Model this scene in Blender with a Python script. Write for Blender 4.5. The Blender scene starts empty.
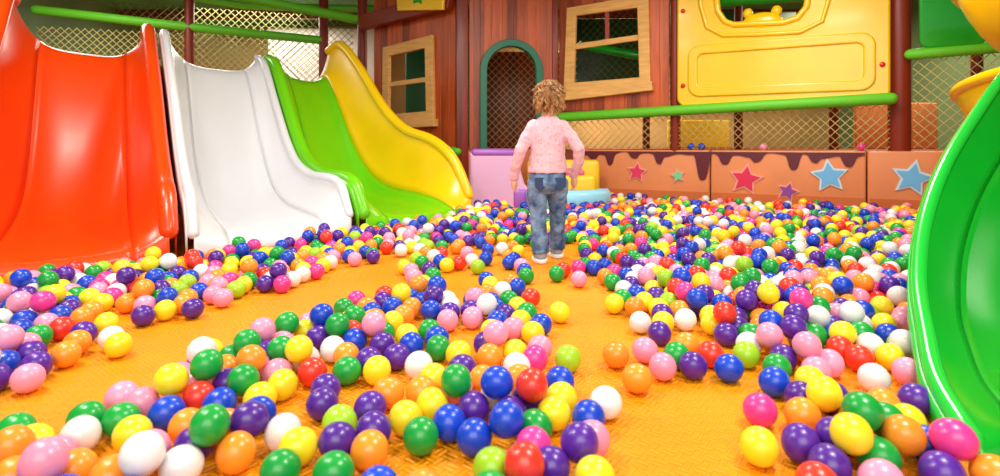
import bpy, bmesh, math, random
import numpy as np
from mathutils import Vector, Matrix, noise
random.seed(7)
sc = bpy.context.scene
col = sc.collection
try:
    sc.view_settings.view_transform = 'Standard'
    sc.view_settings.look = 'None'
except Exception: pass

def lin(c):
    return tuple(((v/255)/12.92 if v/255 <= 0.04045 else ((v/255+0.055)/1.055)**2.4) for v in c)
def L4(c): return (*lin(c), 1)

# ---------------- materials ----------------
def mat(name, c, rough=0.4, coat=0.0, bump=0, bscale=50, var=0.0, vscale=4, metal=0, stretch=None, emit=0, spec=0.5):
    m = bpy.data.materials.new(name); m.use_nodes = True
    nt = m.node_tree; N = nt.nodes; K = nt.links
    b = N['Principled BSDF']
    b.inputs['Base Color'].default_value = L4(c)
    b.inputs['Roughness'].default_value = rough
    b.inputs['Metallic'].default_value = metal
    b.inputs['Coat Weight'].default_value = coat
    b.inputs['Coat Roughness'].default_value = 0.12
    b.inputs['Specular IOR Level'].default_value = spec
    tc = N.new('ShaderNodeTexCoord'); mp = N.new('ShaderNodeMapping')
    K.new(tc.outputs['Object'], mp.inputs[0])
    if stretch: mp.inputs['Scale'].default_value = stretch
    nz = N.new('ShaderNodeTexNoise'); nz.inputs['Scale'].default_value = vscale; nz.inputs['Detail'].default_value = 5
    K.new(mp.outputs[0], nz.inputs['Vector'])
    hs = N.new('ShaderNodeHueSaturation'); hs.inputs['Color'].default_value = L4(c)
    mr = N.new('ShaderNodeMapRange'); mr.inputs[1].default_value = .3; mr.inputs[2].default_value = .7
    mr.inputs[3].default_value = 1-var-.01; mr.inputs[4].default_value = 1+var+.01
    K.new(nz.outputs['Fac'], mr.inputs[0]); K.new(mr.outputs[0], hs.inputs['Value'])
    K.new(hs.outputs[0], b.inputs['Base Color'])
    if bump:
        n2 = N.new('ShaderNodeTexNoise'); n2.inputs['Scale'].default_value = bscale; n2.inputs['Detail'].default_value = 4
        K.new(mp.outputs[0], n2.inputs['Vector'])
        bp = N.new('ShaderNodeBump'); bp.inputs['Strength'].default_value = bump; bp.inputs['Distance'].default_value = .01
        K.new(n2.outputs['Fac'], bp.inputs['Height']); K.new(bp.outputs[0], b.inputs['Normal'])
    return m

def math_node(nt, op, a, b=None):
    n = nt.nodes.new('ShaderNodeMath'); n.operation = op
    for i, v in enumerate((a, b)):
        if v is None: continue
        if isinstance(v, (int, float)): n.inputs[i].default_value = v
        else: nt.links.new(v, n.inputs[i])
    return n.outputs[0]

def wood_mat(name, c1, c2, w=0.12):
    m = bpy.data.materials.new(name); m.use_nodes = True
    nt = m.node_tree; N = nt.nodes; K = nt.links; b = N['Principled BSDF']
    tc = N.new('ShaderNodeTexCoord'); sp = N.new('ShaderNodeSeparateXYZ'); K.new(tc.outputs['Object'], sp.inputs[0])
    fl = math_node(nt, 'FLOOR', math_node(nt, 'DIVIDE', sp.outputs[0], w))
    wn = N.new('ShaderNodeTexWhiteNoise'); wn.noise_dimensions = '1D'; K.new(fl, wn.inputs['W'])
    mp = N.new('ShaderNodeMapping'); mp.inputs['Scale'].default_value = (22, 22, 1.6); K.new(tc.outputs['Object'], mp.inputs[0])
    nz = N.new('ShaderNodeTexNoise'); nz.inputs['Scale'].default_value = 1.5; nz.inputs['Detail'].default_value = 6; nz.inputs['Distortion'].default_value = .8
    K.new(mp.outputs[0], nz.inputs['Vector'])
    f = math_node(nt, 'ADD', math_node(nt, 'MULTIPLY', wn.outputs['Value'], .5), math_node(nt, 'MULTIPLY', nz.outputs['Fac'], .75))
    cr = N.new('ShaderNodeValToRGB'); cr.color_ramp.elements[0].position = .25; cr.color_ramp.elements[0].color = L4(c1)
    cr.color_ramp.elements[1].position = .9; cr.color_ramp.elements[1].color = L4(c2)
    K.new(f, cr.inputs[0]); K.new(cr.outputs[0], b.inputs['Base Color'])
    b.inputs['Roughness'].default_value = .38
    bp = N.new('ShaderNodeBump'); bp.inputs['Strength'].default_value = .25; bp.inputs['Distance'].default_value = .01
    K.new(nz.outputs['Fac'], bp.inputs['Height']); K.new(bp.outputs[0], b.inputs['Normal'])
    return m

def floor_mat():
    m = bpy.data.materials.new('foam_mat_orange'); m.use_nodes = True
    nt = m.node_tree; N = nt.nodes; K = nt.links; b = N['Principled BSDF']
    tc = N.new('ShaderNodeTexCoord'); mp = N.new('ShaderNodeMapping'); mp.inputs['Rotation'].default_value = (0, 0, math.radians(38))
    K.new(tc.outputs['Object'], mp.inputs[0])
    ck = N.new('ShaderNodeTexChecker'); ck.inputs['Scale'].default_value = 40; K.new(mp.outputs[0], ck.inputs[0])
    outs = []
    for d in ('X', 'Y'):
        w = N.new('ShaderNodeTexWave'); w.bands_direction = d; w.inputs['Scale'].default_value = 25; K.new(mp.outputs[0], w.inputs[0]); outs.append(w.outputs['Fac'])
    mx = N.new('ShaderNodeMix'); K.new(ck.outputs['Fac'], mx.inputs[0]); K.new(outs[0], mx.inputs[2]); K.new(outs[1], mx.inputs[3])
    bp = N.new('ShaderNodeBump'); bp.inputs['Strength'].default_value = .75; bp.inputs['Distance'].default_value = .004
    K.new(mx.outputs[0], bp.inputs['Height']); K.new(bp.outputs[0], b.inputs['Normal'])
    nz = N.new('ShaderNodeTexNoise'); nz.inputs['Scale'].default_value = 2.5; nz.inputs['Detail'].default_value = 6; K.new(tc.outputs['Object'], nz.inputs[0])
    cr = N.new('ShaderNodeValToRGB'); cr.color_ramp.elements[0].position = .3; cr.color_ramp.elements[0].color = L4((242, 140, 3))
    cr.color_ramp.elements[1].position = .75; cr.color_ramp.elements[1].color = L4((250, 160, 5))
    K.new(nz.outputs['Fac'], cr.inputs[0]); K.new(cr.outputs[0], b.inputs['Base Color'])
    b.inputs['Roughness'].default_value = .45; b.inputs['Specular IOR Level'].default_value = .3
    return m

M = {}
def mk(k, *a, **kw): M[k] = mat(k, *a, **kw)
mk('red_plastic', (234, 68, 6), .3, .2, var=.04)
mk('white_plastic', (222, 220, 227), .3, .2)
mk('lime_plastic', (110, 202, 14), .28, .2, var=.03)
mk('yellow_plastic', (250, 198, 6), .3, .2, var=.03)
mk('green_plastic', (10, 160, 36), .22, .3, var=.04)
mk('green_rim', (30, 190, 58), .22, .3)
mk('foam_green', (100, 200, 36), .5, bump=.1)
mk('post_red', (132, 40, 20), .45, bump=.1)
mk('net_cord', (200, 186, 115), .8)
mk('net_dark', (120, 125, 70), .8)
mk('beige_wood', (232, 176, 98), .5, var=.14, vscale=3, stretch=(2, 2, 14), bump=.2)
mk('teal_trim', (14, 110, 82), .4)
mk('mural_base', (226, 138, 86), .45, var=.08, vscale=2)
mk('mural_lower', (204, 106, 50), .45, var=.06, vscale=2)
mk('chocolate', (96, 18, 36), .35)
mk('star_pink', (226, 50, 100), .4); mk('star_mint', (120, 210, 150), .4); mk('star_crimson', (222, 36, 82), .4)
mk('star_purple', (140, 66, 150), .4); mk('star_blue', (110, 185, 235), .4); mk('star_pale', (200, 224, 240), .4); mk('star_rim', (240, 160, 150), .4)
mk('lilac_vinyl', (170, 96, 200), .4, .2); mk('pale_pink_vinyl', (228, 176, 216), .4, .2); mk('sky_vinyl', (150, 214, 242), .4, .2); mk('yellow_vinyl', (250, 206, 40), .4, .2); mk('pink_vinyl', (240, 110, 150), .4, .2)
mk('skin', (230, 172, 142), .5); mk('lip', (200, 100, 95), .5); mk('eye_white', (240, 240, 240), .2); mk('iris', (70, 50, 35), .2)
mk('shoe_fabric', (150, 160, 175), .7, bump=.2); mk('shoe_sole', (235, 235, 232), .5)
mk('hair_brown', (132, 84, 44), .5); mk('hair_gold', (184, 130, 76), .45); mk('hair_light', (218, 172, 116), .45)
mk('wall_paint', (206, 168, 112), .8, var=.18, vscale=1.3); mk('wall_teal', (110, 140, 100), .8, var=.15, vscale=1)
mk('ceiling_paint', (84, 150, 100), .8, var=.2, vscale=1.5)
mk('deck_vinyl', (150, 70, 38), .6); mk('dark_panel', (60, 24, 16), .6)
mk('knob_red', (215, 25, 25), .3, .3); mk('steel', (170, 170, 170), .3, metal=1)
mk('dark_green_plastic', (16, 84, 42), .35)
mk('light_panel', (230, 216, 208), .6)
M['wood_wall'] = wood_mat('wood_wall', (110, 36, 10), (208, 92, 34))
M['wood_dark'] = wood_mat('wood_dark', (84, 24, 10), (156, 52, 24))
M['floor'] = floor_mat()

def shirt_mat():
    m = mat('shirt_pink', (240, 178, 196), .85, bump=.3, bscale=60, spec=.2)
    nt = m.node_tree; N = nt.nodes; K = nt.links
    tc = N.new('ShaderNodeTexCoord'); v = N.new('ShaderNodeTexVoronoi'); v.inputs['Scale'].default_value = 60; K.new(tc.outputs['Object'], v.inputs[0])
    cr = N.new('ShaderNodeValToRGB'); cr.color_ramp.elements[0].position = .2; cr.color_ramp.elements[0].color = L4((230, 162, 186))
    cr.color_ramp.elements[1].position = .35; cr.color_ramp.elements[1].color = L4((240, 192, 208)); K.new(v.outputs['Distance'], cr.inputs[0])
    K.new(cr.outputs[0], N['Principled BSDF'].inputs['Base Color']); return m
def jeans_mat():
    m = mat('denim', (84, 112, 150), .85, bump=.4, bscale=40, spec=.2)
    nt = m.node_tree; N = nt.nodes; K = nt.links
    tc = N.new('ShaderNodeTexCoord'); v = N.new('ShaderNodeTexNoise'); v.inputs['Scale'].default_value = 16; v.inputs['Detail'].default_value = 8; K.new(tc.outputs['Object'], v.inputs[0])
    cr = N.new('ShaderNodeValToRGB'); cr.color_ramp.elements[0].position = .35; cr.color_ramp.elements[0].color = L4((56, 82, 128))
    cr.color_ramp.elements[1].position = .68; cr.color_ramp.elements[1].color = L4((140, 168, 204)); K.new(v.outputs['Fac'], cr.inputs[0])
    K.new(cr.outputs[0], N['Principled BSDF'].inputs['Base Color']); return m
M['shirt'] = shirt_mat(); M['denim'] = jeans_mat()
mk('denim_dark', (50, 72, 112), .85, bump=.3)

# ---------------- builder ----------------
class B:
    def __init__(s): s.v = []; s.f = []; s.m = []; s.sm = []; s.mats = []
    def mi(s, k):
        if k not in s.mats: s.mats.append(k)
        return s.mats.index(k)
    def add(s, vs, fs, k, smooth=False):
        o = len(s.v); s.v += [tuple(v) for v in vs]; i = s.mi(k)
        for f in fs: s.f.append([a+o for a in f]); s.m.append(i); s.sm.append(smooth)
    def box(s, c, d, k, rz=0, ry=0, bev=0.0):
        bm = bmesh.new(); bmesh.ops.create_cube(bm, size=1)
        for v in bm.verts: v.co = Vector((v.co.x*d[0], v.co.y*d[1], v.co.z*d[2]))
        if bev: bmesh.ops.bevel(bm, geom=list(bm.edges), offset=bev, segments=3, affect='EDGES', profile=.5)
        mt = Matrix.Translation(c) @ Matrix.Rotation(rz, 4, 'Z') @ Matrix.Rotation(ry, 4, 'Y')
        s.frombm(bm, k, mt, bool(bev))
    def frombm(s, bm, k, mt=Matrix(), smooth=True):
        bm.verts.index_update()
        s.add([mt @ v.co for v in bm.verts], [[v.index for v in f.verts] for f in bm.faces], k, smooth); bm.free()
    def ball(s, c, r, k, seg=20, rot=None):
        bm = bmesh.new(); bmesh.ops.create_uvsphere(bm, u_segments=seg, v_segments=max(8, seg*2//3), radius=1)
        if not hasattr(r, '__len__'): r = (r, r, r)
        mt = Matrix.Translation(c) @ (rot or Matrix()) @ Matrix.Diagonal((*r, 1))
        s.frombm(bm, k, mt)
    def tube(s, pts, rad, k, seg=12, cap=True, smooth=True):
        pts = [Vector(p) for p in pts]; n = len(pts)
        if not hasattr(rad, '__len__'): rad = [rad]*n
        prev = None
        if cap:
            P = []; R = []
            d0 = (pts[0]-pts[1]).normalized(); d1 = (pts[-1]-pts[-2]).normalized()
            for a in (85, 60, 30): P.append(pts[0]+d0*rad[0]*math.sin(math.radians(a))); R.append(rad[0]*math.cos(math.radians(a)))
            P += pts; R += list(rad)
            for a in (30, 60, 85): P.append(pts[-1]+d1*rad[-1]*math.sin(math.radians(a))); R.append(rad[-1]*math.cos(math.radians(a)))
            pts, rad = P, R; n = len(pts)
        vs = []
        for i, p in enumerate(pts):
            t = (pts[min(i+1, n-1)]-pts[max(i-1, 0)])
            t = t.normalized() if t.length > 1e-9 else Vector((0, 0, 1))
            if prev is None:
                a = Vector((0, 0, 1)) if abs(t.z) < .9 else Vector((1, 0, 0)); u = t.cross(a).normalized()
            else: u = (prev - t*prev.dot(t)).normalized()
            prev = u; w = t.cross(u)
            for j in range(seg):
                an = 2*math.pi*j/seg; vs.append(p+(u*math.cos(an)+w*math.sin(an))*rad[i])
        fs = [[i*seg+j, i*seg+(j+1) % seg, (i+1)*seg+(j+1) % seg, (i+1)*seg+j] for i in range(n-1) for j in range(seg)]
        fs.append(list(range(seg))[::-1]); fs.append([(n-1)*seg+j for j in range(seg)])
        s.add(vs, fs, k, smooth)
    def stack(s, rings, k, seg=20):
        vs = []
        for (cx, cy, cz, rx, ry) in rings:
            for j in range(seg):
                a = 2*math.pi*j/seg; vs.append((cx+rx*math.cos(a), cy+ry*math.sin(a), cz))
        n = len(rings)
        fs = [[i*seg+j, i*seg+(j+1) % seg, (i+1)*seg+(j+1) % seg, (i+1)*seg+j] for i in range(n-1) for j in range(seg)]
        fs.append(list(range(seg))[::-1]); fs.append([(n-1)*seg+j for j in range(seg)])
        s.add(vs, fs, k, True)
    def plate(s, outer, holes, th, k, y=0.0, bev=0.0, off=(0, 0)):
        cu = bpy.data.curves.new('tmp', 'CURVE'); cu.dimensions = '2D'; cu.fill_mode = 'BOTH'
        cu.extrude = max(th/2-bev, .0005); cu.bevel_depth = bev; cu.bevel_resolution = 2
        for poly in [outer]+holes:
            sp = cu.splines.new('POLY'); sp.points.add(len(poly)-1)
            for i, p in enumerate(poly): sp.points[i].co = (p[0]+off[0], p[1]+off[1], 0, 1)
            sp.use_cyclic_u = True
        ob = bpy.data.objects.new('tmp', cu); me = bpy.data.meshes.new_from_object(ob)
        s.add([(v.co.x, y-v.co.z, v.co.y) for v in me.vertices], [list(p.vertices) for p in me.polygons], k, False)
        bpy.data.objects.remove(ob); bpy.data.curves.remove(cu); bpy.data.meshes.remove(me)
    def obj(s, name, loc=(0, 0, 0), rz=0, parent=None):
        me = bpy.data.meshes.new(name); me.from_pydata(s.v, [], s.f)
        for k in s.mats: me.materials.append(M[k])
        me.polygons.foreach_set('material_index', s.m); me.polygons.foreach_set('use_smooth', s.sm); me.update()
        o = bpy.data.objects.new(name, me); o.location = loc; o.rotation_euler[2] = rz; col.objects.link(o)
        if parent: o.parent = parent
        return o
def empty(name, loc=(0, 0, 0), rz=0):
    e = bpy.data.objects.new(name, None); e.location = loc; e.rotation_euler[2] = rz; e.empty_display_size = .1; col.objects.link(e); return e

def interp(tab, t):
    n = len(tab)
    for i in range(n-1):
        if t <= tab[i+1][0] or i == n-2:
            a, b = tab[i], tab[i+1]; h = b[0]-a[0]; u = min(max((t-a[0])/h, 0), 1)
            out = []
            for c in range(1, len(a)):
                def sl(j):
                    if j <= 0: return (tab[1][c]-tab[0][c])/(tab[1][0]-tab[0][0])
                    if j >= n-1: return (tab[-1][c]-tab[-2][c])/(tab[-1][0]-tab[-2][0])
                    return (tab[j+1][c]-tab[j-1][c])/(tab[j+1][0]-tab[j-1][0])
                m0, m1 = sl(i)*h, sl(i+1)*h
                out.append((2*u**3-3*u**2+1)*a[c]+(u**3-2*u**2+u)*m0+(-2*u**3+3*u**2)*b[c]+(u**3-u**2)*m1)
            return out if len(out) > 1 else out[0]

def slide(name, Lt, Rt, bed, mats, p=5, rr=.03, n=44, skirt=.16):
    b = B(); W = 28; rows = []
    for i in range(n+1):
        t = i/n; l = Vector(interp(Lt, t)); r = Vector(interp(Rt, t)); bz = interp(bed, t)
        row = []
        for j in range(W+1):
            w = .5-.5*math.cos(math.pi*j/W); w = .6*w+.4*j/W
            q = l.lerp(r, w); e = abs(2*w-1)**p
            q.z = bz+(q.z-bz)*e if q.z > bz else q.z
            row.append(q)
        rows.append(row)
    last = rows[-1]; d = (last[W//2]-rows[-3][W//2]); d.z = 0; d.normalize()
    for k, (a, zf) in enumerate(((.025, .8), (.03, .4), (.03, 0.0))):
        rows.append([Vector((q.x+d.x*a, q.y+d.y*a, max(q.z*zf, .002))) for q in last])
    nn = len(rows); vs = [q for r_ in rows for q in r_]
    for lo, hi, k in ((0, 7, mats[1]), (7, W-7, mats[0]), (W-7, W, mats[2])):
        fs = [[i*(W+1)+j, i*(W+1)+j+1, (i+1)*(W+1)+j+1, (i+1)*(W+1)+j] for i in range(nn-1) for j in range(lo, hi)]
        used = sorted({a for f in fs for a in f}); mp = {a: i for i, a in enumerate(used)}
        b.add([vs[a] for a in used], [[mp[a] for a in f] for f in fs], k, True)
    b.tube([r_[0] for r_ in rows[:n+1]], rr, mats[3], 12)
    b.tube([r_[-1] for r_ in rows[:n+1]], rr, mats[4], 12)
    for side, k in ((0, mats[3]), (-1, mats[4])):
        out = (rows[10][side]-rows[10][W//2]); out.z = 0; out.normalize(); out *= rr*.9
        a = [r_[side]+out for r_ in rows[:n+1]]; c = [Vector((q.x, q.y, max(q.z-skirt, 0.0))) for q in a]
        m_ = len(a); b.add(a+c, [[i, i+1, m_+i+1, m_+i] for i in range(m_-1)], k, True)
    o = b.obj(name)
    so = o.modifiers.new('thick', 'SOLIDIFY'); so.thickness = .008; so.offset = -1
    return o

def rim(T, Mo, prof, off=(0, 0)):
    return [(t, T[0]+(Mo[0]-T[0])*t+off[0], T[1]+(Mo[1]-T[1])*t+off[1], z) for t, z in prof]
T0, T1, T2, T3 = (-3.05, 3.5), (-2.61, 4.3), (-2.167, 5.1), (-1.80, 5.9)
M0, M1, M2, M3 = (-2.26, 2.22), (-1.60, 2.88), (-.96, 3.70), (-.26, 4.62)
p0 = [(0, 1.5), (.1, 1.5), (.3, 1.2), (.5, .92), (.75, .6), (.92, .40), (1, .2)]
p1 = [(0, 1.40), (.08, 1.43), (.23, 1.25), (.46, .93), (.68, .58), (.85, .38), (.94, .31), (1, .14)]
p2 = [(0, 1.38), (.1, 1.3), (.23, 1.0), (.39, .64), (.5, .47), (.65, .38), (.93, .33), (1, .14)]
p3 = [(0, 1.58), (.1, 1.62), (.25, 1.38), (.45, .95), (.6, .74), (.8, .62), (.92, .45), (1, .18)]
bed = [(0, 1.20), (.07, 1.19), (.17, .92), (.31, .46), (.43, .22), (.56, .12), (.8, .085), (1, .07)]
r1 = [(t, z+.02) for t, z in p1]
slide('red_slide', rim(T0, M0, p0), rim(T1, M1, r1, (-.085, -.03)), bed, ('red_plastic',)*5, p=4, rr=.045)
slide('white_slide', rim(T1, M1, p1, (.02, .0)), rim(T2, M2, p2, (-.03, -.03)), bed, ('white_plastic',)*5, p=3.6, rr=.03)
slide('lime_slide', rim(T2, M2, p2, (.05, .03)), rim(T3, M3, p3), bed, ('lime_plastic', 'lime_plastic', 'yellow_plastic', 'lime_plastic', 'yellow_plastic'), p=3.4, rr=.045)

# green slide at the right, its mouth close to the camera
Lr = [(0, 3.07, 2.75, 1.35), (.15, 2.58, 2.6, 1.12), (.3, 2.17, 2.4, .90), (.42, 1.86, 2.2, .70), (.54, 1.59, 2.0, .525), (.66, 1.365, 1.8, .35), (.76, 1.195, 1.6, .21), (.85, 1.065, 1.4, .12), (.92, .975, 1.25, .07), (1, .90, 1.07, .035)]
Rr = [(t, x+.62, y-.18*(1-t)+.05, z+.22+.1*(1-t)) for t, x, y, z in Lr]
bedr = [(t, max(z-.28*(1-t*.75)-.02, .022)) for t, x, y, z in Lr]
slide('green_slide', Lr, Rr, bedr, ('green_plastic',)*3+('green_rim', 'green_rim'), p=2.6, rr=.022, n=60, skirt=.1)

# yellow spiral slide behind it
b = B(); cx, cy = 3.80, 3.2; n = 110
outerp = []; rows = []
for i in range(n+1):
    a = math.radians(60+i*6.5); z = .28+i*.0125
    c, s_ = math.cos(a), math.sin(a); row = []
    for j in range(13):
        u = j/12; r = .18+.75*u; dz = .5*abs(u)**4+.1*(1-u)**4
        row.append((cx+c*r, cy+s_*r, z+dz))
    rows.append(row); outerp.append(row[-1])
vs = [q for r_ in rows for q in r_]
b.add(vs, [[i*13+j, i*13+j+1, (i+1)*13+j+1, (i+1)*13+j] for i in range(n) for j in range(12)], 'yellow_plastic', True)
b.tube(outerp, .035, 'yellow_plastic', 10); b.tube([(cx, cy, 0.1), (cx, cy, 2.55)], .09, 'steel', 16)
o = b.obj('spiral_slide'); so = o.modifiers.new('thick', 'SOLIDIFY'); so.thickness = .012

# ---------------- room ----------------
b = B(); b.box((0, 4.2, -.03), (12, 11.6, .06), 'floor'); b.obj('floor')
b = B(); b.box((0, 10.05, 1.35), (12, .1, 2.7), 'wall_paint'); b.obj('wall_back')
b = B(); b.box((-6.05, 4.2, 1.35), (.1, 11.6, 2.7), 'wall_teal'); b.obj('wall_left')
b = B(); b.box((6.05, 4.2, 1.35), (.1, 11.6, 2.7), 'wall_teal'); b.obj('wall_right')
b = B(); b.box((0, 4.2, 2.75), (12.2, 11.8, .1), 'ceiling_paint')
b.obj('ceiling')
b = B()
for y in (2.5, 5.0, 7.2, 8.8): b.box((0, y, 2.63), (12, .12, .14), 'post_red')
b.obj('trim_1')

# ---------------- angled front wall : mural, playhouse, panels ----------------
W0 = (.89, 6.0, 0); AN = math.atan2(-1.4, 2.64)
def wl(s, y=0, z=0):
    return Vector((W0[0]+math.cos(AN)*s-math.sin(AN)*y, W0[1]+math.sin(AN)*s+math.cos(AN)*y, z))
b = B()
for a, c in ((-.02, 1.28), (1.29, 2.55), (2.56, 3.85)):
    b.box(((a+c)/2, .05, .27), (c-a, .1, .54), 'mural_base', bev=.018)
    b.box(((a+c)/2, -.003, .07), (c-a-.03, .012, .13), 'mural_lower')
def drip(x):
    v = .028+.016*math.sin(x*9)+.012*math.sin(x*23+1)
    for c, w, d in ((.12, .05, .05), (.30, .04, .1), (.55, .05, .05), (.80, .04, .08), (1.22, .06, .27), (1.42, .05, .08), (1.7, .05, .05), (2.0, .05, .14), (2.16, .04, .05), (2.42, .05, .09)):
        v += d*math.exp(-((x-c)/w)**4)
    return v
xs = [i*.0125 for i in range(0, 204)]
b.plate([(0, .525), (2.54, .525)]+[(x, .525-drip(x)) for x in reversed(xs)], [], .012, 'chocolate', y=-.006)
def star(c, R, r, rot):
    return [(c[0]+(R if i % 2 == 0 else r)*math.sin(rot+i*math.pi/5), c[1]+(R if i % 2 == 0 else r)*math.cos(rot+i*math.pi/5)) for i in range(10)]
for s, z, R, k, rot in ((.579, .313, .115, 'star_pink', .1), (.985, .285, .08, 'star_mint', -.2), (1.60, .27, .16, 'star_crimson', .15), (1.95, .17, .1, 'star_purple', .3), (2.275, .318, .155, 'star_blue', -.1), (2.87, .317, .16, 'star_pale', .2), (3.4, .3, .13, 'star_pink', 0)):
    b.plate(star((s, z), R, R*.5, rot), [], .012, 'star_rim' if k not in ('star_blue', 'star_pale') else 'star_pale', y=-.006)
    b.plate(star((s, z), R*.78, R*.39, rot), [], .012, k if k != 'star_pale' else 'star_blue', y=-.013)
b.obj('padded_mural_barrier', W0, AN)

def planks(b, x0, x1, z0, z1, openings, k, w=.12, y=0, th=.03):
    edges = {round(x0, 4), round(x1, 4)}
    x = x0
    while x < x1: edges.add(round(x, 4)); x += w
    for o_ in openings: edges.add(round(o_[0], 4)); edges.add(round(o_[1], 4))
    edges = sorted(edges)
    for a, c in zip(edges[:-1], edges[1:]):
        if c-a < .012: continue
        g = .004; A, C = a+g, c-g; mid = (a+c)/2
        op = [o_ for o_ in openings if o_[0] < mid < o_[1]]
        if not op: b.plate([(A, z0), (C, z0), (C, z1), (A, z1)], [], th, k, y=y, bev=.004); continue
        o_ = op[0]
        low = [(A+(C-A)*i/6, o_[3](A+(C-A)*i/6)) for i in range(7)]
        b.plate(low+[(C, z1), (A, z1)], [], th, k, y=y, bev=.004)
        if o_[2] > z0+.02: b.plate([(A, z0), (C, z0), (C, o_[2]), (A, o_[2])], [], th, k, y=y, bev=.004)

ph = empty('playhouse')
b = B()
wt = lambda x: 2.0+.04*x
planks(b, -.27, .90, .95, 2.55, [(-.09, .61, 1.2, wt)], 'wood_wall')
b.plate([(-.2, 1.12), (.72, 1.18), (.70, 2.1), (-.16, 2.06)], [[(-.09, 1.25), (.62, 1.27), (.60, 1.99), (-.07, 1.98)]], .05, 'beige_wood', y=-.03, bev=.006)
b.plate([(-.22, 1.07), (.75, 1.14), (.74, 1.22), (-.22, 1.15)], [], .09, 'beige_wood', y=-.05, bev=.006)
b.plate([(-.08, 1.62), (.62, 1.66), (.62, 1.71), (-.08, 1.67)], [], .03, 'beige_wood', y=-.02, bev=.004)
b.plate([(.255, 1.66), (.29, 1.66), (.285, 2.0), (.25, 2.0)], [], .03, 'wood_dark', y=-.015, bev=.004)
b.box((.3, .02, .935), (1.2, .08, .05), 'wood_dark')
b.box((.3, .02, 2.3), (1.25, .14, .1), 'wood_dark')
b.obj('house_wall_right', W0, AN, ph)
b = B(); D0 = (-.41, 6.0, 0); DA = math.atan2(.14, 1.03)
acx, ar = .535, .285
atop = lambda x: 1.385+math.sqrt(max((ar+.01)**2-(x-acx)**2, 0))
planks(b, .08, 1.03, .54, 2.55, [(acx-ar, acx+ar, .54, atop)], 'wood_wall')
arc = lambda r: [(acx+r*math.cos(math.pi*i/24), 1.385+r*math.sin(math.pi*i/24)) for i in range(25)]
outer = [(acx+ar+.05, .54)]+arc(ar+.05)+[(acx-ar-.05, .54)]
inn = [(acx-ar+.01, .54)]+arc(ar-.01)[::-1]+[(acx+ar-.01, .54)]
b.plate(outer+inn, [], .09, 'teal_trim', y=-.02, bev=.008)
b.box((.0, 0, 1.27), (.13, .13, 2.56), 'wood_dark', bev=.01)
b.box((1.02, .02, 1.55), (.07, .1, 2.0), 'wood_dark', bev=.01)
b.box((.52, .03, .27), (1.15, .06, .54), 'mural_lower', bev=.01)
b.obj('house_wall_door', D0, DA, ph)
LA = math.atan2(-.8, 1.11); L0 = (-1.52, 6.8, 0)
b = B()
wl_ = lambda x: 1.66+.04*x
planks(b, 0, 1.36, .3, 2.45, [(.265, .90, .9, wl_)], 'wood_wall')
b.plate([(.18, .80), (1.0, .84), (.98, 1.80), (.2, 1.74)], [[(.28, .94), (.90, .96), (.88, 1.68), (.29, 1.64)]], .05, 'beige_wood', y=-.03, bev=.006)
b.plate([(.29, 1.28), (.89, 1.3), (.89, 1.345), (.29, 1.325)], [], .03, 'beige_wood', y=-.02, bev=.004)
b.plate([(.14, .77), (1.04, .80), (1.04, .87), (.14, .84)], [], .09, 'beige_wood', y=-.05, bev=.006)
b.plate([(-.1, 1.98), (1.3, 2.04), (1.34, 2.2), (-.1, 2.14)], [], .1, 'post_red', y=-.12, bev=.01)
b.plate([(.62, 2.10), (1.28, 2.02), (1.3, 2.3), (.6, 2.35)], [], .04, 'yellow_plastic', y=-.2, bev=.01)
b.plate(star((.95, 2.2), .1, .06, .2), [], .02, 'green_plastic', y=-.225)
b.obj('house_wall_left', L0, LA, ph)
b = B()
dv = [(-1.45, 6.92), (-.38, 6.14), (.68, 6.28), (1.0, 6.14), (4.1, 4.48), (5.9, 4.45), (5.9, 9.9), (-1.45, 9.9)]
nD = len(dv)
b.add([(x, y, .0) for x, y in dv]+[(x, y, .535) for x, y in dv], [list(range(nD))[::-1], [nD+i for i in range(nD)]]+[[i, (i+1) % nD, nD+(i+1) % nD, nD+i] for i in range(nD)], 'deck_vinyl')
b.obj('play_deck')

# yellow moulded panel
b = B()
def rrect(x0, z0, x1, z1, r, n=6):
    P = []
    for cx_, cz_, a0 in ((x1-r, z0+r, -90), (x1-r, z1-r, 0), (x0+r, z1-r, 90), (x0+r, z0+r, 180)):
        for i in range(n+1):
            a = math.radians(a0+90*i/n); P.append((cx_+r*math.cos(a), cz_+r*math.sin(a)))
    return P
hole = [(1.34, 2.02), (1.36, 1.86), (1.42, 1.76), (1.5, 1.72), (1.92, 1.70), (2.03, 1.73), (2.1, 1.82), (2.13, 2.02), (2.02, 2.22), (1.74, 2.3), (1.45, 2.22)]
b.plate(rrect(1.0, .985, 2.70, 2.5, .07), [hole], .07, 'yellow_plastic', y=0, bev=.02)
b.plate(rrect(1.10, 1.07, 2.60, 1.54, .1), [rrect(1.16, 1.13, 2.54, 1.48, .07)], .04, 'yellow_plastic', y=-.035, bev=.015)
b.tube([(x, -.03, z) for x, z in hole+[hole[0]]], .03, 'yellow_plastic', 10)
b.tube([(x, -.035, z) for x, z in [(1.22, 2.4), (1.2, 1.95), (1.26, 1.72), (1.4, 1.63), (1.7, 1.61), (2.05, 1.60), (2.22, 1.68), (2.28, 1.9), (2.26, 2.4)]], .022, 'yellow_plastic', 10)
b.ball((1.74, .0, 1.73), (.17, .05, .09), 'yellow_plastic'); b.ball((1.62, 0, 1.82), (.045, .04, .05), 'yellow_plastic'); b.ball((1.86, 0, 1.82), (.045, .04, .05), 'yellow_plastic')
for s, z in ((1.04, 1.17), (2.66, 1.27), (1.04, 1.9), (2.66, 1.9)): b.ball((s, -.045, z), (.022, .015, .022), 'knob_red', 12)
b.obj('yellow_climbing_panel', W0, AN)
b = B()
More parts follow.
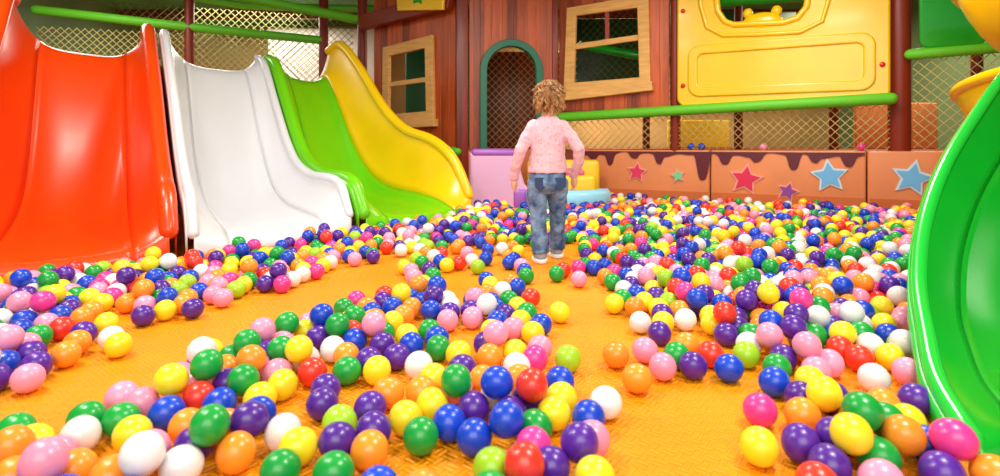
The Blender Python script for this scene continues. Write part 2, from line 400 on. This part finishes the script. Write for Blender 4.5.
b.plate(rrect(2.93, 1.40, 3.34, 2.4, .06), [rrect(3.0, 1.78, 3.27, 2.2, .1)], .06, 'green_plastic', bev=.015)
b.ball((3.22, -.05, 1.0), .045, 'knob_red', 14)
b.obj('green_climbing_panel', W0, AN)

def pipe(name, pts, r, k): b = B(); b.tube(pts, r, k, 16); return b.obj(name)
pipe('padded_rail', [wl(-.35, -.05, .885), wl(1, -.05, .93), wl(2.72, -.05, .98)], .05, 'foam_green')
pipe('padded_rail', [wl(2.86, 0, 1.345), wl(4.2, 0, 1.38)], .045, 'foam_green')
pipe('padded_rail', [(-1.6, 6.72, .55), (-.45, 5.95, .52)], .045, 'foam_green')
pipe('support_post', [wl(.95, .05, .5), wl(.95, .05, 2.65)], .05, 'post_red')
pipe('support_post', [wl(2.80, .13, .5), wl(2.80, .13, 2.6)], .085, 'post_red')
for s, y in ((1.4, 1.6), (2.4, 1.8), (3.6, 1.4), (.2, 2.0)): pipe('support_post', [wl(s, y, .54), wl(s, y, 2.65)], .05, 'post_red')

def net(name, o, ang, x0, x1, z0, z1, cell, k, r=.0035):
    b = B(); h = z1-z0
    t = x0-h
    while t < x1:
        for sg in (1, -1):
            a, c = t, t+h
            za, zc = (z0, z1)
            xa, xc = a, c
            if xa < x0: za = z0+(x0-xa); xa = x0
            if xc > x1: zc = z1-(xc-x1); xc = x1
            if xc-xa > .005:
                pa = (xa, 0, za); pc = (xc, 0, zc)
                if sg < 0: pa = (xa, .003, z0+z1-za); pc = (xc, .003, z0+z1-zc)
                b.tube([pa, pc], r, k, 5, cap=False)
        t += cell
    return b.obj(name, o, ang)
net('safety_net', wl(0, .02), AN, -.3, .93, .55, .9, .075, 'net_cord')
net('safety_net', wl(0, .02), AN, .98, 2.72, .55, .94, .075, 'net_cord')
net('safety_net', wl(0, .02), AN, 2.88, 4.2, .55, 1.33, .085, 'net_cord')
net('safety_net', (D0[0], D0[1]+.9, 0), DA, .0, 1.4, .55, 1.9, .09, 'net_cord')
net('safety_net', wl(0, .8), AN, -.3, 1.0, 1.0, 2.4, .09, 'net_dark')

b = B()
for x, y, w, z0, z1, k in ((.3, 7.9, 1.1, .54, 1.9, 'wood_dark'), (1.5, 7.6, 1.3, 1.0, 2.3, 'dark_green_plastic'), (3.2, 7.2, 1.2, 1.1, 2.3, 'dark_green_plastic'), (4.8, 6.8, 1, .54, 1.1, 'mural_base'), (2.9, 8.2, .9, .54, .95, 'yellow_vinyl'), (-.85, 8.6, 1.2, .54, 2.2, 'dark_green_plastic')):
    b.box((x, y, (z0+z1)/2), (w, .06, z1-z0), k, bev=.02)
b.obj('inner_play_panel')
b = B(); b.tube([wl(1.05, .5, 2.1), wl(2.3, .5, 2.05)], .07, 'green_plastic', 14); b.tube([wl(-.2, .5, 1.75), wl(.8, .5, 1.5)], .05, 'green_plastic', 14)
b.obj('inner_tube_rail')

# slide platform, fence, pipes at the back left
b = B()
pv = [(-5.9, 3.3), (-3.1, 3.52), (-2.64, 4.32), (-2.2, 5.12), (-1.83, 5.92), (-1.7, 7.6), (-5.9, 7.6)]; n_ = len(pv)
b.add([(x, y, 1.12) for x, y in pv]+[(x, y, 1.2) for x, y in pv], [list(range(n_))[::-1], [n_+i for i in range(n_)]]+[[i, (i+1) % n_, n_+(i+1) % n_, n_+i] for i in range(n_)], 'deck_vinyl')
pf = [(x-.25, y+.2) for x, y in pv[1:5]]
for (x0, y0), (x1, y1) in zip(pf[:-1], pf[1:]):
    b.add([(x0, y0, 0), (x1, y1, 0), (x1, y1, 1.12), (x0, y0, 1.12)], [[0, 1, 2, 3]], 'dark_panel')
b.obj('slide_platform')
F0 = Vector((-5.3, 6.4, 0)); F1 = Vector((-2.3, 7.3, 0)); FA = math.atan2(.9, 3.0); FL = (F1-F0).length
net('safety_net', F0, FA, 0, FL, 1.22, 1.95, .08, 'net_cord', .005)
net('safety_net', F0+Vector((.1, 1.1, 0)), FA, 0, FL, 1.22, 2.5, .1, 'net_dark', .005)
pipe('padded_rail', [F0+Vector((0, 0, 2.13)), F0.lerp(F1, .5)+Vector((0, 0, 2.03)), F1+Vector((0, 0, 1.95))], .055, 'foam_green')
pipe('padded_rail', [(-3.3, 5.8, 2.25), (-1.6, 6.9, 2.1)], .055, 'foam_green')
pipe('padded_rail', [(-5.9, 5.2, 2.5), (-3.4, 7.5, 2.45), (-1.4, 7.5, 2.4)], .05, 'foam_green')
for q, r in ((F0.lerp(F1, .5), .055), (F1, .06), (Vector((-1.72, 7.0, 0)), .06), (Vector((-4.9, 5.0, 0)), .06)):
    pipe('support_post', [(q.x, q.y, 0.06), (q.x, q.y, 2.65)], r, 'post_red')
b = B(); b.box((-2.8, 9.2, 1.25), (2.0, .06, 2.5), 'light_panel', bev=.02); b.obj('back_play_panel')

# ---------------- soft play step / seat by the door ----------------
b = B()
P = [(-.25, 0), (.26, 0), (.25, .16), (.20, .22), (.17, .32), (.14, .45), (.10, .49), (-.25, .49)]
b.plate(P, [], .5, 'pale_pink_vinyl', y=.25, bev=.03)
b.box((-.06, .25, .52), (.40, .52, .07), 'lilac_vinyl', bev=.03)
b.box((.20, .25, .10), (.16, .53, .18), 'lilac_vinyl', bev=.03)
b.obj('soft_play_step', (-.0, 5.1, 0), 0.05)
b = B()
b.box((.0, .2, .16), (.62, .42, .30), 'yellow_vinyl', bev=.05); b.box((.0, .42, .27), (.74, .12, .34), 'yellow_vinyl', bev=.05)
b.box((.0, .16, .33), (.4, .32, .06), 'pink_vinyl', bev=.025)
b.obj('soft_play_seat', (.60, 5.3, 0), -.1)
b = B()
vs = []
for i in range(25):
    a = math.radians(185+i*6.8)
    for r, z in ((.24, 0), (.38, 0), (.39, .16), (.36, .2), (.28, .2), (.24, .16)): vs.append((r*math.cos(a), r*math.sin(a), z))
fs = [[i*6+j, i*6+(j+1) % 6, (i+1)*6+(j+1) % 6, (i+1)*6+j] for i in range(24) for j in range(6)]+[list(range(6))[::-1], [24*6+j for j in range(6)]]
b.add(vs, fs, 'sky_vinyl', True)
b.obj('curved_foam_bench', (.62, 5.12, 0), 0)

# ---------------- balls ----------------
R = .035
def inpoly(x, y, P):
    c = False; j = len(P)-1
    for i in range(len(P)):
        xi, yi = P[i]; xj, yj = P[j]
        if (yi > y) != (yj > y) and x < (xj-xi)*(y-yi)/(yj-yi)+xi: c = not c
        j = i
    return c
regA = [(-3, 1.0), (-1.25, 1.28), (-1.11, 1.45), (-1.04, 1.55), (-1.07, 1.82), (-.97, 2.0), (-.92, 2.2), (-.76, 2.62), (-.55, 2.9), (-.31, 3.4), (-.12, 3.7), (-.1, 4.9), (-.3, 4.7), (-.95, 3.7), (-1.55, 2.85), (-2.2, 2.2), (-3, 2.1)]
regB1 = [(-.35, 3.35), (-.3, 4.9), (.95, 5.0), (.65, 3.3)]
regB2 = [(-.62, 2.85), (-.35, 3.35), (.65, 3.3), (.43, 2.3), (.08, 2.1), (-.33, 2.3)]
regC = [(-.98, .75), (-.95, 1.02), (-.89, 1.135), (-.84, 1.27), (-.78, 1.44), (-.71, 1.60), (-.57, 1.88), (-.3, 2.28), (-.05, 2.2), (.05, 2.0), (.04, 1.7), (.10, 1.45), (.18, 1.2), (.2, .75)]
regC2 = [(-.05, 2.2), (.2, 2.1), (.22, 1.8), (.22, 1.2), (.18, 1.2), (.04, 1.7)]
regE = [(1.0, 5.85), (.62, 4.9), (.62, 3.4), (.47, 2.35), (.38, 1.65), (.48, 1.36), (.52, 1.2), (.50, .75), (.9, .75), (.88, 1.1), (1.0, 1.4), (1.12, 1.6), (1.29, 1.8), (1.52, 2.0), (2.1, 2.35), (3.0, 2.7), (3.9, 3.2), (4.0, 4.3)]
slides_poly = [(-3.6, 3.5), (-2.35, 2.08), (-1.57, 2.76), (-.87, 3.60), (-.17, 4.53), (-.2, 4.9), (-1.8, 6.2), (-4, 6)]
gslide_poly = [(.85, .9), (.85, 1.06), (.93, 1.25), (1.02, 1.4), (1.15, 1.6), (1.32, 1.8), (1.54, 2.0), (2.13, 2.37), (3.1, 2.7), (3.6, 2.4), (3.2, .6), (1.2, .6)]
CH = (.244, 2.87)
def blocked(x, y):
    if inpoly(x, y, slides_poly) or inpoly(x, y, gslide_poly): return True
    if (x-W0[0])*(-math.sin(AN))+(y-W0[1])*math.cos(AN) > -.04: return True
    if -.31 < x < 1.02 and y > 5.05: return True
    if (x-.62)**2+(y-5.12)**2 < .19: return True
    if abs(x-CH[0]) < .14 and -.30 < y-CH[1] < .28: return True
    if (x-cx)**2+(y-cy)**2 < .2: return True
    return False
grid = {}; balls = []
def hgt(x, y):
    if blocked(x, y): return 9
    z = R; gx, gy = int(x//.07), int(y//.07)
    for i in (gx-1, gx, gx+1):
        for j in (gy-1, gy, gy+1):
            for (bx, by, bz) in grid.get((i, j), ()):
                d = (x-bx)**2+(y-by)**2
                if d < 4*R*R*.999:
                    zz = bz+math.sqrt(4*R*R-d)
                    if zz > z: z = zz
    return z
def drop(P, bb, dens, zmax):
    area = abs(sum(P[i-1][0]*P[i][1]-P[i][0]*P[i-1][1] for i in range(len(P))))/2
    n = int(area*dens); made = 0; tries = 0
    while made < n and tries < n*5:
        tries += 1
        x = random.uniform(bb[0], bb[1]); y = random.uniform(bb[2], bb[3])
        if not inpoly(x, y, P): continue
        if noise.noise(Vector((x*2.9, y*2.9, 5.1))) < random.uniform(-.9, -.2): continue
        z = hgt(x, y)
        if z >= 9: continue
        if z > R+1e-6:
            for st in (.035, .018, .008, .003):
                for _ in range(8):
                    best = z; bp_ = None; a0 = random.random()*6.28
                    for k in range(7):
                        a = a0+k*.8976; X, Y = x+st*math.cos(a), y+st*math.sin(a); Z = hgt(X, Y)
                        if Z < best-1e-5: best = Z; bp_ = (X, Y)
                    if bp_ is None: break
                    x, y = bp_; z = best
                    if z <= R+1e-6: break
                if z <= R+1e-6: break
        if z > zmax: continue
        balls.append((x, y, z)); grid.setdefault((int(x//.07), int(y//.07)), []).append((x, y, z)); made += 1
def bbx(P): return (min(p[0] for p in P), max(p[0] for p in P), min(p[1] for p in P), max(p[1] for p in P))
drop(regE, bbx(regE), 188, .12)
drop(regA, bbx(regA), 160, .10)
drop(regB1, bbx(regB1), 140, .10)
drop(regB2, bbx(regB2), 52, .05)
drop(regC, bbx(regC), 168, .10)
drop(regC2, bbx(regC2), 45, .06)
for x, y in ((-.04, 1.9), (.2, 1.88), (.31, 1.5), (.33, 1.35), (.17, 2.5), (.36, 2.5)):
    if hgt(x, y) <= R+1e-6: balls.append((x, y, R)); grid.setdefault((int(x//.07), int(y//.07)), []).append((x, y, R))
q = wl(2.52, .05); balls.append((q.x, q.y, .54+R)); nspecial = len(balls)-1
for s_ in (1.1, 1.2, 1.75): q = wl(s_, .05); balls.append((q.x, q.y, .54+R))
print('BALLS', len(balls))
bm = bmesh.new(); bmesh.ops.create_uvsphere(bm, u_segments=22, v_segments=13, radius=R)
for v in bm.verts: v.co.z *= 1.03; v.co.x *= .985; v.co.y *= .985
bm.verts.index_update()
tv = np.array([v.co[:] for v in bm.verts], dtype=np.float32)
tl = []; ts = []
for f in bm.faces:
    ts.append(len(tl)); tl += [v.index for v in f.verts]
bm.free()
tl = np.array(tl); ts = np.array(ts); nb = len(balls); nv = len(tv)
pos = np.array(balls, dtype=np.float32)
rng = np.random.default_rng(3)
q = rng.normal(size=(nb, 4)); q /= np.linalg.norm(q, axis=1)[:, None]
w_, x_, y_, z_ = q.T
Rm = np.stack([1-2*(y_**2+z_**2), 2*(x_*y_-z_*w_), 2*(x_*z_+y_*w_), 2*(x_*y_+z_*w_), 1-2*(x_**2+z_**2), 2*(y_*z_-x_*w_), 2*(x_*z_-y_*w_), 2*(y_*z_+x_*w_), 1-2*(x_**2+y_**2)], 1).reshape(nb, 3, 3)
V = np.einsum('nij,vj->nvi', Rm, tv)+pos[:, None, :]
me = bpy.data.meshes.new('ball_pit_balls')
me.vertices.add(nb*nv); me.vertices.foreach_set('co', V.reshape(-1).astype(np.float32))
Lp = (tl[None, :]+(np.arange(nb)*nv)[:, None]).reshape(-1)
S = (ts[None, :]+(np.arange(nb)*len(tl))[:, None]).reshape(-1)
me.loops.add(len(Lp)); me.loops.foreach_set('vertex_index', Lp.astype(np.int32))
me.polygons.add(len(S)); me.polygons.foreach_set('loop_start', S.astype(np.int32))
me.polygons.foreach_set('use_smooth', np.ones(len(S), dtype=bool))
pal = [((18, 66, 200), .15), ((84, 34, 150), .16), ((18, 158, 60), .125), ((248, 222, 36), .145), ((252, 148, 40), .135), ((248, 150, 186), .105), ((240, 60, 150), .045), ((238, 56, 40), .07), ((234, 228, 232), .12), ((160, 208, 40), .02)]
cols = np.array([L4(c) for c, w in pal]); wts = np.array([w for c, w in pal]); wts /= wts.sum()
ci = rng.choice(len(pal), size=nb, p=wts); ci[nspecial] = 6
cc = cols[ci]; cc[:, :3] *= rng.uniform(.9, 1.08, size=(nb, 1))
at = me.attributes.new('ball_color', 'FLOAT_COLOR', 'POINT')
at.data.foreach_set('color', np.repeat(cc, nv, axis=0).reshape(-1).astype(np.float32))
me.update(calc_edges=True)
bmn = bpy.data.materials.new('ball_plastic'); bmn.use_nodes = True
nt = bmn.node_tree; pb = nt.nodes['Principled BSDF']; an = nt.nodes.new('ShaderNodeAttribute'); an.attribute_name = 'ball_color'
nt.links.new(an.outputs['Color'], pb.inputs['Base Color']); pb.inputs['Roughness'].default_value = .3; pb.inputs['Coat Weight'].default_value = .12; pb.inputs['Coat Roughness'].default_value = .1
me.materials.append(bmn)
ob = bpy.data.objects.new('ball_pit_balls', me); col.objects.link(ob)

# ---------------- toddler ----------------
kid = empty('toddler', (CH[0], CH[1], 0))
def remesh(o, vs, sm=4, disp=0, dscale=.05):
    r = o.modifiers.new('r', 'REMESH'); r.mode = 'VOXEL'; r.voxel_size = vs; r.use_smooth_shade = True
    s = o.modifiers.new('s', 'SMOOTH'); s.iterations = sm; s.factor = .5
    if disp:
        t = bpy.data.textures.new('folds', 'CLOUDS'); t.noise_scale = dscale
        d = o.modifiers.new('d', 'DISPLACE'); d.texture = t; d.strength = disp; d.mid_level = .5
b = B()
b.stack([(0, 0, .452, .102, .082), (0, 0, .47, .101, .082), (0, 0, .53, .092, .076), (0, 0, .60, .088, .072), (0, 0, .65, .091, .068), (.0, 0, .69, .086, .060), (.003, 0, .717, .066, .052), (.005, .005, .742, .043, .044)], 'shirt', 28)
armL = [(-.072, 0, .692), (-.108, -.006, .635), (-.144, -.022, .565), (-.160, .006, .50), (-.166, .034, .445)]
armR = [(.076, 0, .692), (.116, -.010, .64), (.156, -.026, .575), (.164, .004, .51), (.152, .040, .455)]
for A in (armL, armR): b.tube(A, [.033, .034, .031, .028, .025], 'shirt', 16, cap=True)
o = b.obj('shirt', parent=kid); remesh(o, .005, 5, .010, .03)
b = B()
for A in (armL, armR):
    e = Vector(A[-1]); d = (e-Vector(A[-2])).normalized(); b.tube([e+d*.004, e+d*.020], .0245, 'shirt', 16)
o = b.obj('cuffs', parent=kid)
b = B()
b.stack([(0, .005, .475, .084, .068), (0, 0, .44, .096, .078), (0, -.004, .40, .098, .082), (0, -.002, .37, .090, .076), (0, 0, .350, .06, .055)], 'denim', 24)
legL = [(-.051, -.004, .41), (-.053, -.006, .33), (-.050, -.004, .24), (-.046, -.018, .15), (-.043, -.028, .085), (-.041, -.032, .048)]
legR = [(.050, -.002, .41), (.055, .018, .33), (.061, .045, .24), (.064, .065, .15), (.067, .082, .09), (.068, .09, .052)]
for A in (legL, legR): b.tube(A, [.056, .050, .043, .040, .041, .044], 'denim', 16, cap=False)
o = b.obj('jeans', parent=kid); remesh(o, .005, 3, .016, .03)
b = B()
for sx in (-1, 1):
    b.plate([(sx*.05-.026, .43), (sx*.05+.026, .43), (sx*.05+.025, .385), (sx*.05, .37), (sx*.05-.025, .385)], [], .006, 'denim_dark', y=-.076, bev=.002)
b.obj('jeans_pockets', parent=kid)
b = B()
for A in (legL, legR):
    x, y = A[-1][0], A[-1][1]
    b.ball((x, y+.035, .032), (.034, .075, .028), 'shoe_fabric', 18); b.ball((x, y, .045), (.034, .038, .034), 'shoe_fabric', 16)
o = b.obj('shoe_uppers', parent=kid); remesh(o, .004, 2)
b = B()
for A in (legL, legR):
    x, y = A[-1][0], A[-1][1]
    b.stack([(x, y+.033, .001, .036, .078), (x, y+.033, .006, .039, .082), (x, y+.033, .018, .038, .080), (x, y+.033, .022, .034, .076)], 'shoe_sole', 24)
b.obj('shoe_soles', parent=kid)
hc = Vector((.008, .014, .838))
b = B()
b.ball(hc, (.066, .078, .078), 'skin', 28)
b.ball(hc+Vector((0, .035, -.035)), (.05, .045, .045), 'skin', 20)
b.ball(hc+Vector((0, .082, -.022)), (.009, .012, .009), 'skin', 12)
for sx in (-1, 1):
    b.ball(hc+Vector((sx*.034, .05, -.035)), (.022, .025, .022), 'skin', 14)
    b.ball(hc+Vector((sx*.067, .0, -.018)), (.008, .016, .021), 'skin', 12)
b.tube([(0, -.005, .68), (.003, 0, .73), (.006, .008, .78)], [.042, .034, .036], 'skin', 16)
b.stack([(0, 0, .36, .06, .05), (0, 0, .42, .08, .064), (0, 0, .50, .08, .062), (0, 0, .62, .078, .056), (0, 0, .69, .065, .045), (0, 0, .71, .04, .035)], 'skin', 20)
for A in (armL, armR):
    e = Vector(A[-1]); d = (e-Vector(A[-2])).normalized()
    b.tube(A+[tuple(e+d*.03)], [.027, .026, .023, .020, .018, .016], 'skin', 14)
for A in (legL, legR): b.tube(A, [.045, .04, .033, .029, .026, .024], 'skin', 14)
for A, sx in ((armL, -1), (armR, 1)):
    e = Vector(A[-1]); d = Vector((0, .2, -1)).normalized(); w0 = e+Vector((0, .008, -.032))
    b.tube([w0+Vector((0, 0, .008)), w0+d*.016, w0+d*.032], [.015, .018, .017], 'skin', 12)
    side = Vector((sx*.25, -.95, 0)).normalized()
    for k_, (off, ln) in enumerate(((.014, .022), (.005, .028), (-.005, .030), (-.014, .027))):
        p0_ = w0+d*.036+side*off
        p1_ = p0_+d*ln*.5; p2_ = p1_+(d+Vector((-sx*.45, .1, 0))).normalized()*ln*.35; p3_ = p2_+(d+Vector((-sx*1.0, .15, 0))).normalized()*ln*.3
        b.tube([p0_-d*.012, p0_, p1_, p2_, p3_], [.0055, .0055, .0052, .0048, .0042], 'skin', 8)
    t0 = w0+d*.012-side*.014
    b.tube([t0, t0-side*.012+d*.01, t0-side*.016+d*.024], [.007, .0062, .005], 'skin', 8)
o = b.obj('body', parent=kid); remesh(o, .0028, 2)
b = B()
for sx in (-1, 1):
    b.ball(hc+Vector((sx*.025, .073, .002)), (.010, .006, .008), 'eye_white', 14); b.ball(hc+Vector((sx*.025, .078, .002)), (.005, .003, .005), 'iris', 12)
b.tube([hc+Vector((-.015, .076, -.048)), hc+Vector((0, .081, -.051)), hc+Vector((.015, .076, -.048))], .004, 'lip', 8)
b.obj('face_features', parent=kid)
# hair: scalp shell plus curly locks
b = B()
bm = bmesh.new(); bmesh.ops.create_uvsphere(bm, u_segments=32, v_segments=22, radius=1)
hcen = hc+Vector((0, -.008, .004))
for v in bm.verts:
    nrm = v.co.copy(); dn = noise.noise(nrm*4)*.006+noise.noise(nrm*9)*.004
    v.co = Vector((nrm.x*(.070+dn), nrm.y*(.080+dn), nrm.z*(.080+dn)))
    if v.co.y > .02 and v.co.z < .045: v.co.y = .02+(v.co.y-.02)*.25; v.co.x *= .9
bmesh.ops.delete(bm, geom=[v for v in bm.verts if v.co.z < -.066], context='VERTS')
b.frombm(bm, 'hair_brown', Matrix.Translation(hcen)); b.obj('scalp_hair', parent=kid)
cu = bpy.data.curves.new('curly_locks', 'CURVE'); cu.dimensions = '3D'; cu.bevel_depth = .0014; cu.bevel_resolution = 1; cu.resolution_u = 3
for k in ('hair_brown', 'hair_gold', 'hair_light'): cu.materials.append(M[k])
for i in range(330):
    az = random.uniform(0, 2*math.pi); start = math.acos(random.uniform(-.25, 1)); length = random.uniform(.35, .9)
    front = math.sin(az) > .45
    if front and start > .75: continue
    ph_ = random.uniform(0, 6.28); tw = random.uniform(6, 12); amp = random.uniform(.004, .008); flare = random.choice((.0, .004, .009, .016)); turn = random.uniform(-.5, .5)
    end = min(start+length, 2.42 if not front else 1.15)
    mi = random.choices((0, 1, 2), (.33, .42, .25))[0]
    for hnum in range(6):
        npt = 18; pts = []; jit = Vector((random.gauss(0, .002), random.gauss(0, .002), random.gauss(0, .002))); dp = random.gauss(0, .25)
        for j in range(npt):
            u = j/(npt-1); th = start+(end-start)*u; a2 = az+turn*u
            nv_ = Vector((math.sin(th)*math.cos(a2), math.sin(th)*math.sin(a2), math.cos(th)))
            base = Vector((nv_.x*.072, nv_.y*.082, nv_.z*(.082 if th < 1.57 else .110)))
            base += nv_*(flare*u*u+.001)
            e1 = Vector((-math.sin(a2), math.cos(a2), 0)); ap = amp*(.25+.75*u)
            base += e1*ap*math.sin(ph_+dp+u*tw)+nv_*ap*math.cos(ph_+dp+u*tw)*.9+jit
            pts.append(hcen+base)
        sp = cu.splines.new('POLY'); sp.points.add(npt-1)
        for j, p_ in enumerate(pts): sp.points[j].co = (*p_, 1); sp.points[j].radius = 1.0-.6*(j/(npt-1))**2
        sp.material_index = mi if random.random() < .8 else random.randint(0, 2)
ho = bpy.data.objects.new('curly_locks', cu); col.objects.link(ho); ho.parent = kid
kid.rotation_euler[2] = math.radians(6)

# ---------------- lights ----------------
def area(name, loc, size, e, c=(1, .94, .85), target=None, sy=None):
    l = bpy.data.lights.new(name, 'AREA'); l.energy = e; l.size = size; l.color = c
    o = bpy.data.objects.new(name, l); o.location = loc; col.objects.link(o)
    if target: o.rotation_euler = (Vector(target)-Vector(loc)).to_track_quat('-Z', 'Y').to_euler()
    return o
for i, (x, y) in enumerate(((-1.6, 1.4), (1.2, 1.0), (-.2, 3.4), (1.9, 3.6), (-2.9, 2.2))):
    area('key_light', (x, y, 2.5), .6, 52 if i != 4 else 30)
area('key_light', (0, -.9, 2.3), 2.4, 92, target=(0, 3.2, .5))  # added key light behind the camera for highlights, not a room fixture
area('key_light', (-3.6, 8.2, 2.5), 1.4, 80); area('key_light', (-4.2, 5.4, 2.5), 1.0, 40); area('key_light', (1.5, 8.6, 2.5), 1.6, 120, c=(1, .86, .62)); area('key_light', (4.6, 6.6, 2.5), 1.2, 80, c=(1, .86, .62))
w = bpy.data.worlds.new('world'); sc.world = w; w.use_nodes = True
w.node_tree.nodes['Background'].inputs[0].default_value = (1, .97, .93, 1); w.node_tree.nodes['Background'].inputs[1].default_value = .75

cam = bpy.data.cameras.new('camera'); co = bpy.data.objects.new('camera', cam); col.objects.link(co)
co.location = (0, 0, .6); co.rotation_euler = (math.radians(90), 0, 0)
cam.sensor_width = 36; cam.lens = 20.16; cam.shift_y = -.094; cam.clip_start = .05
cam.dof.use_dof = True; cam.dof.focus_distance = 2.85; cam.dof.aperture_fstop = 3.5
sc.camera = co
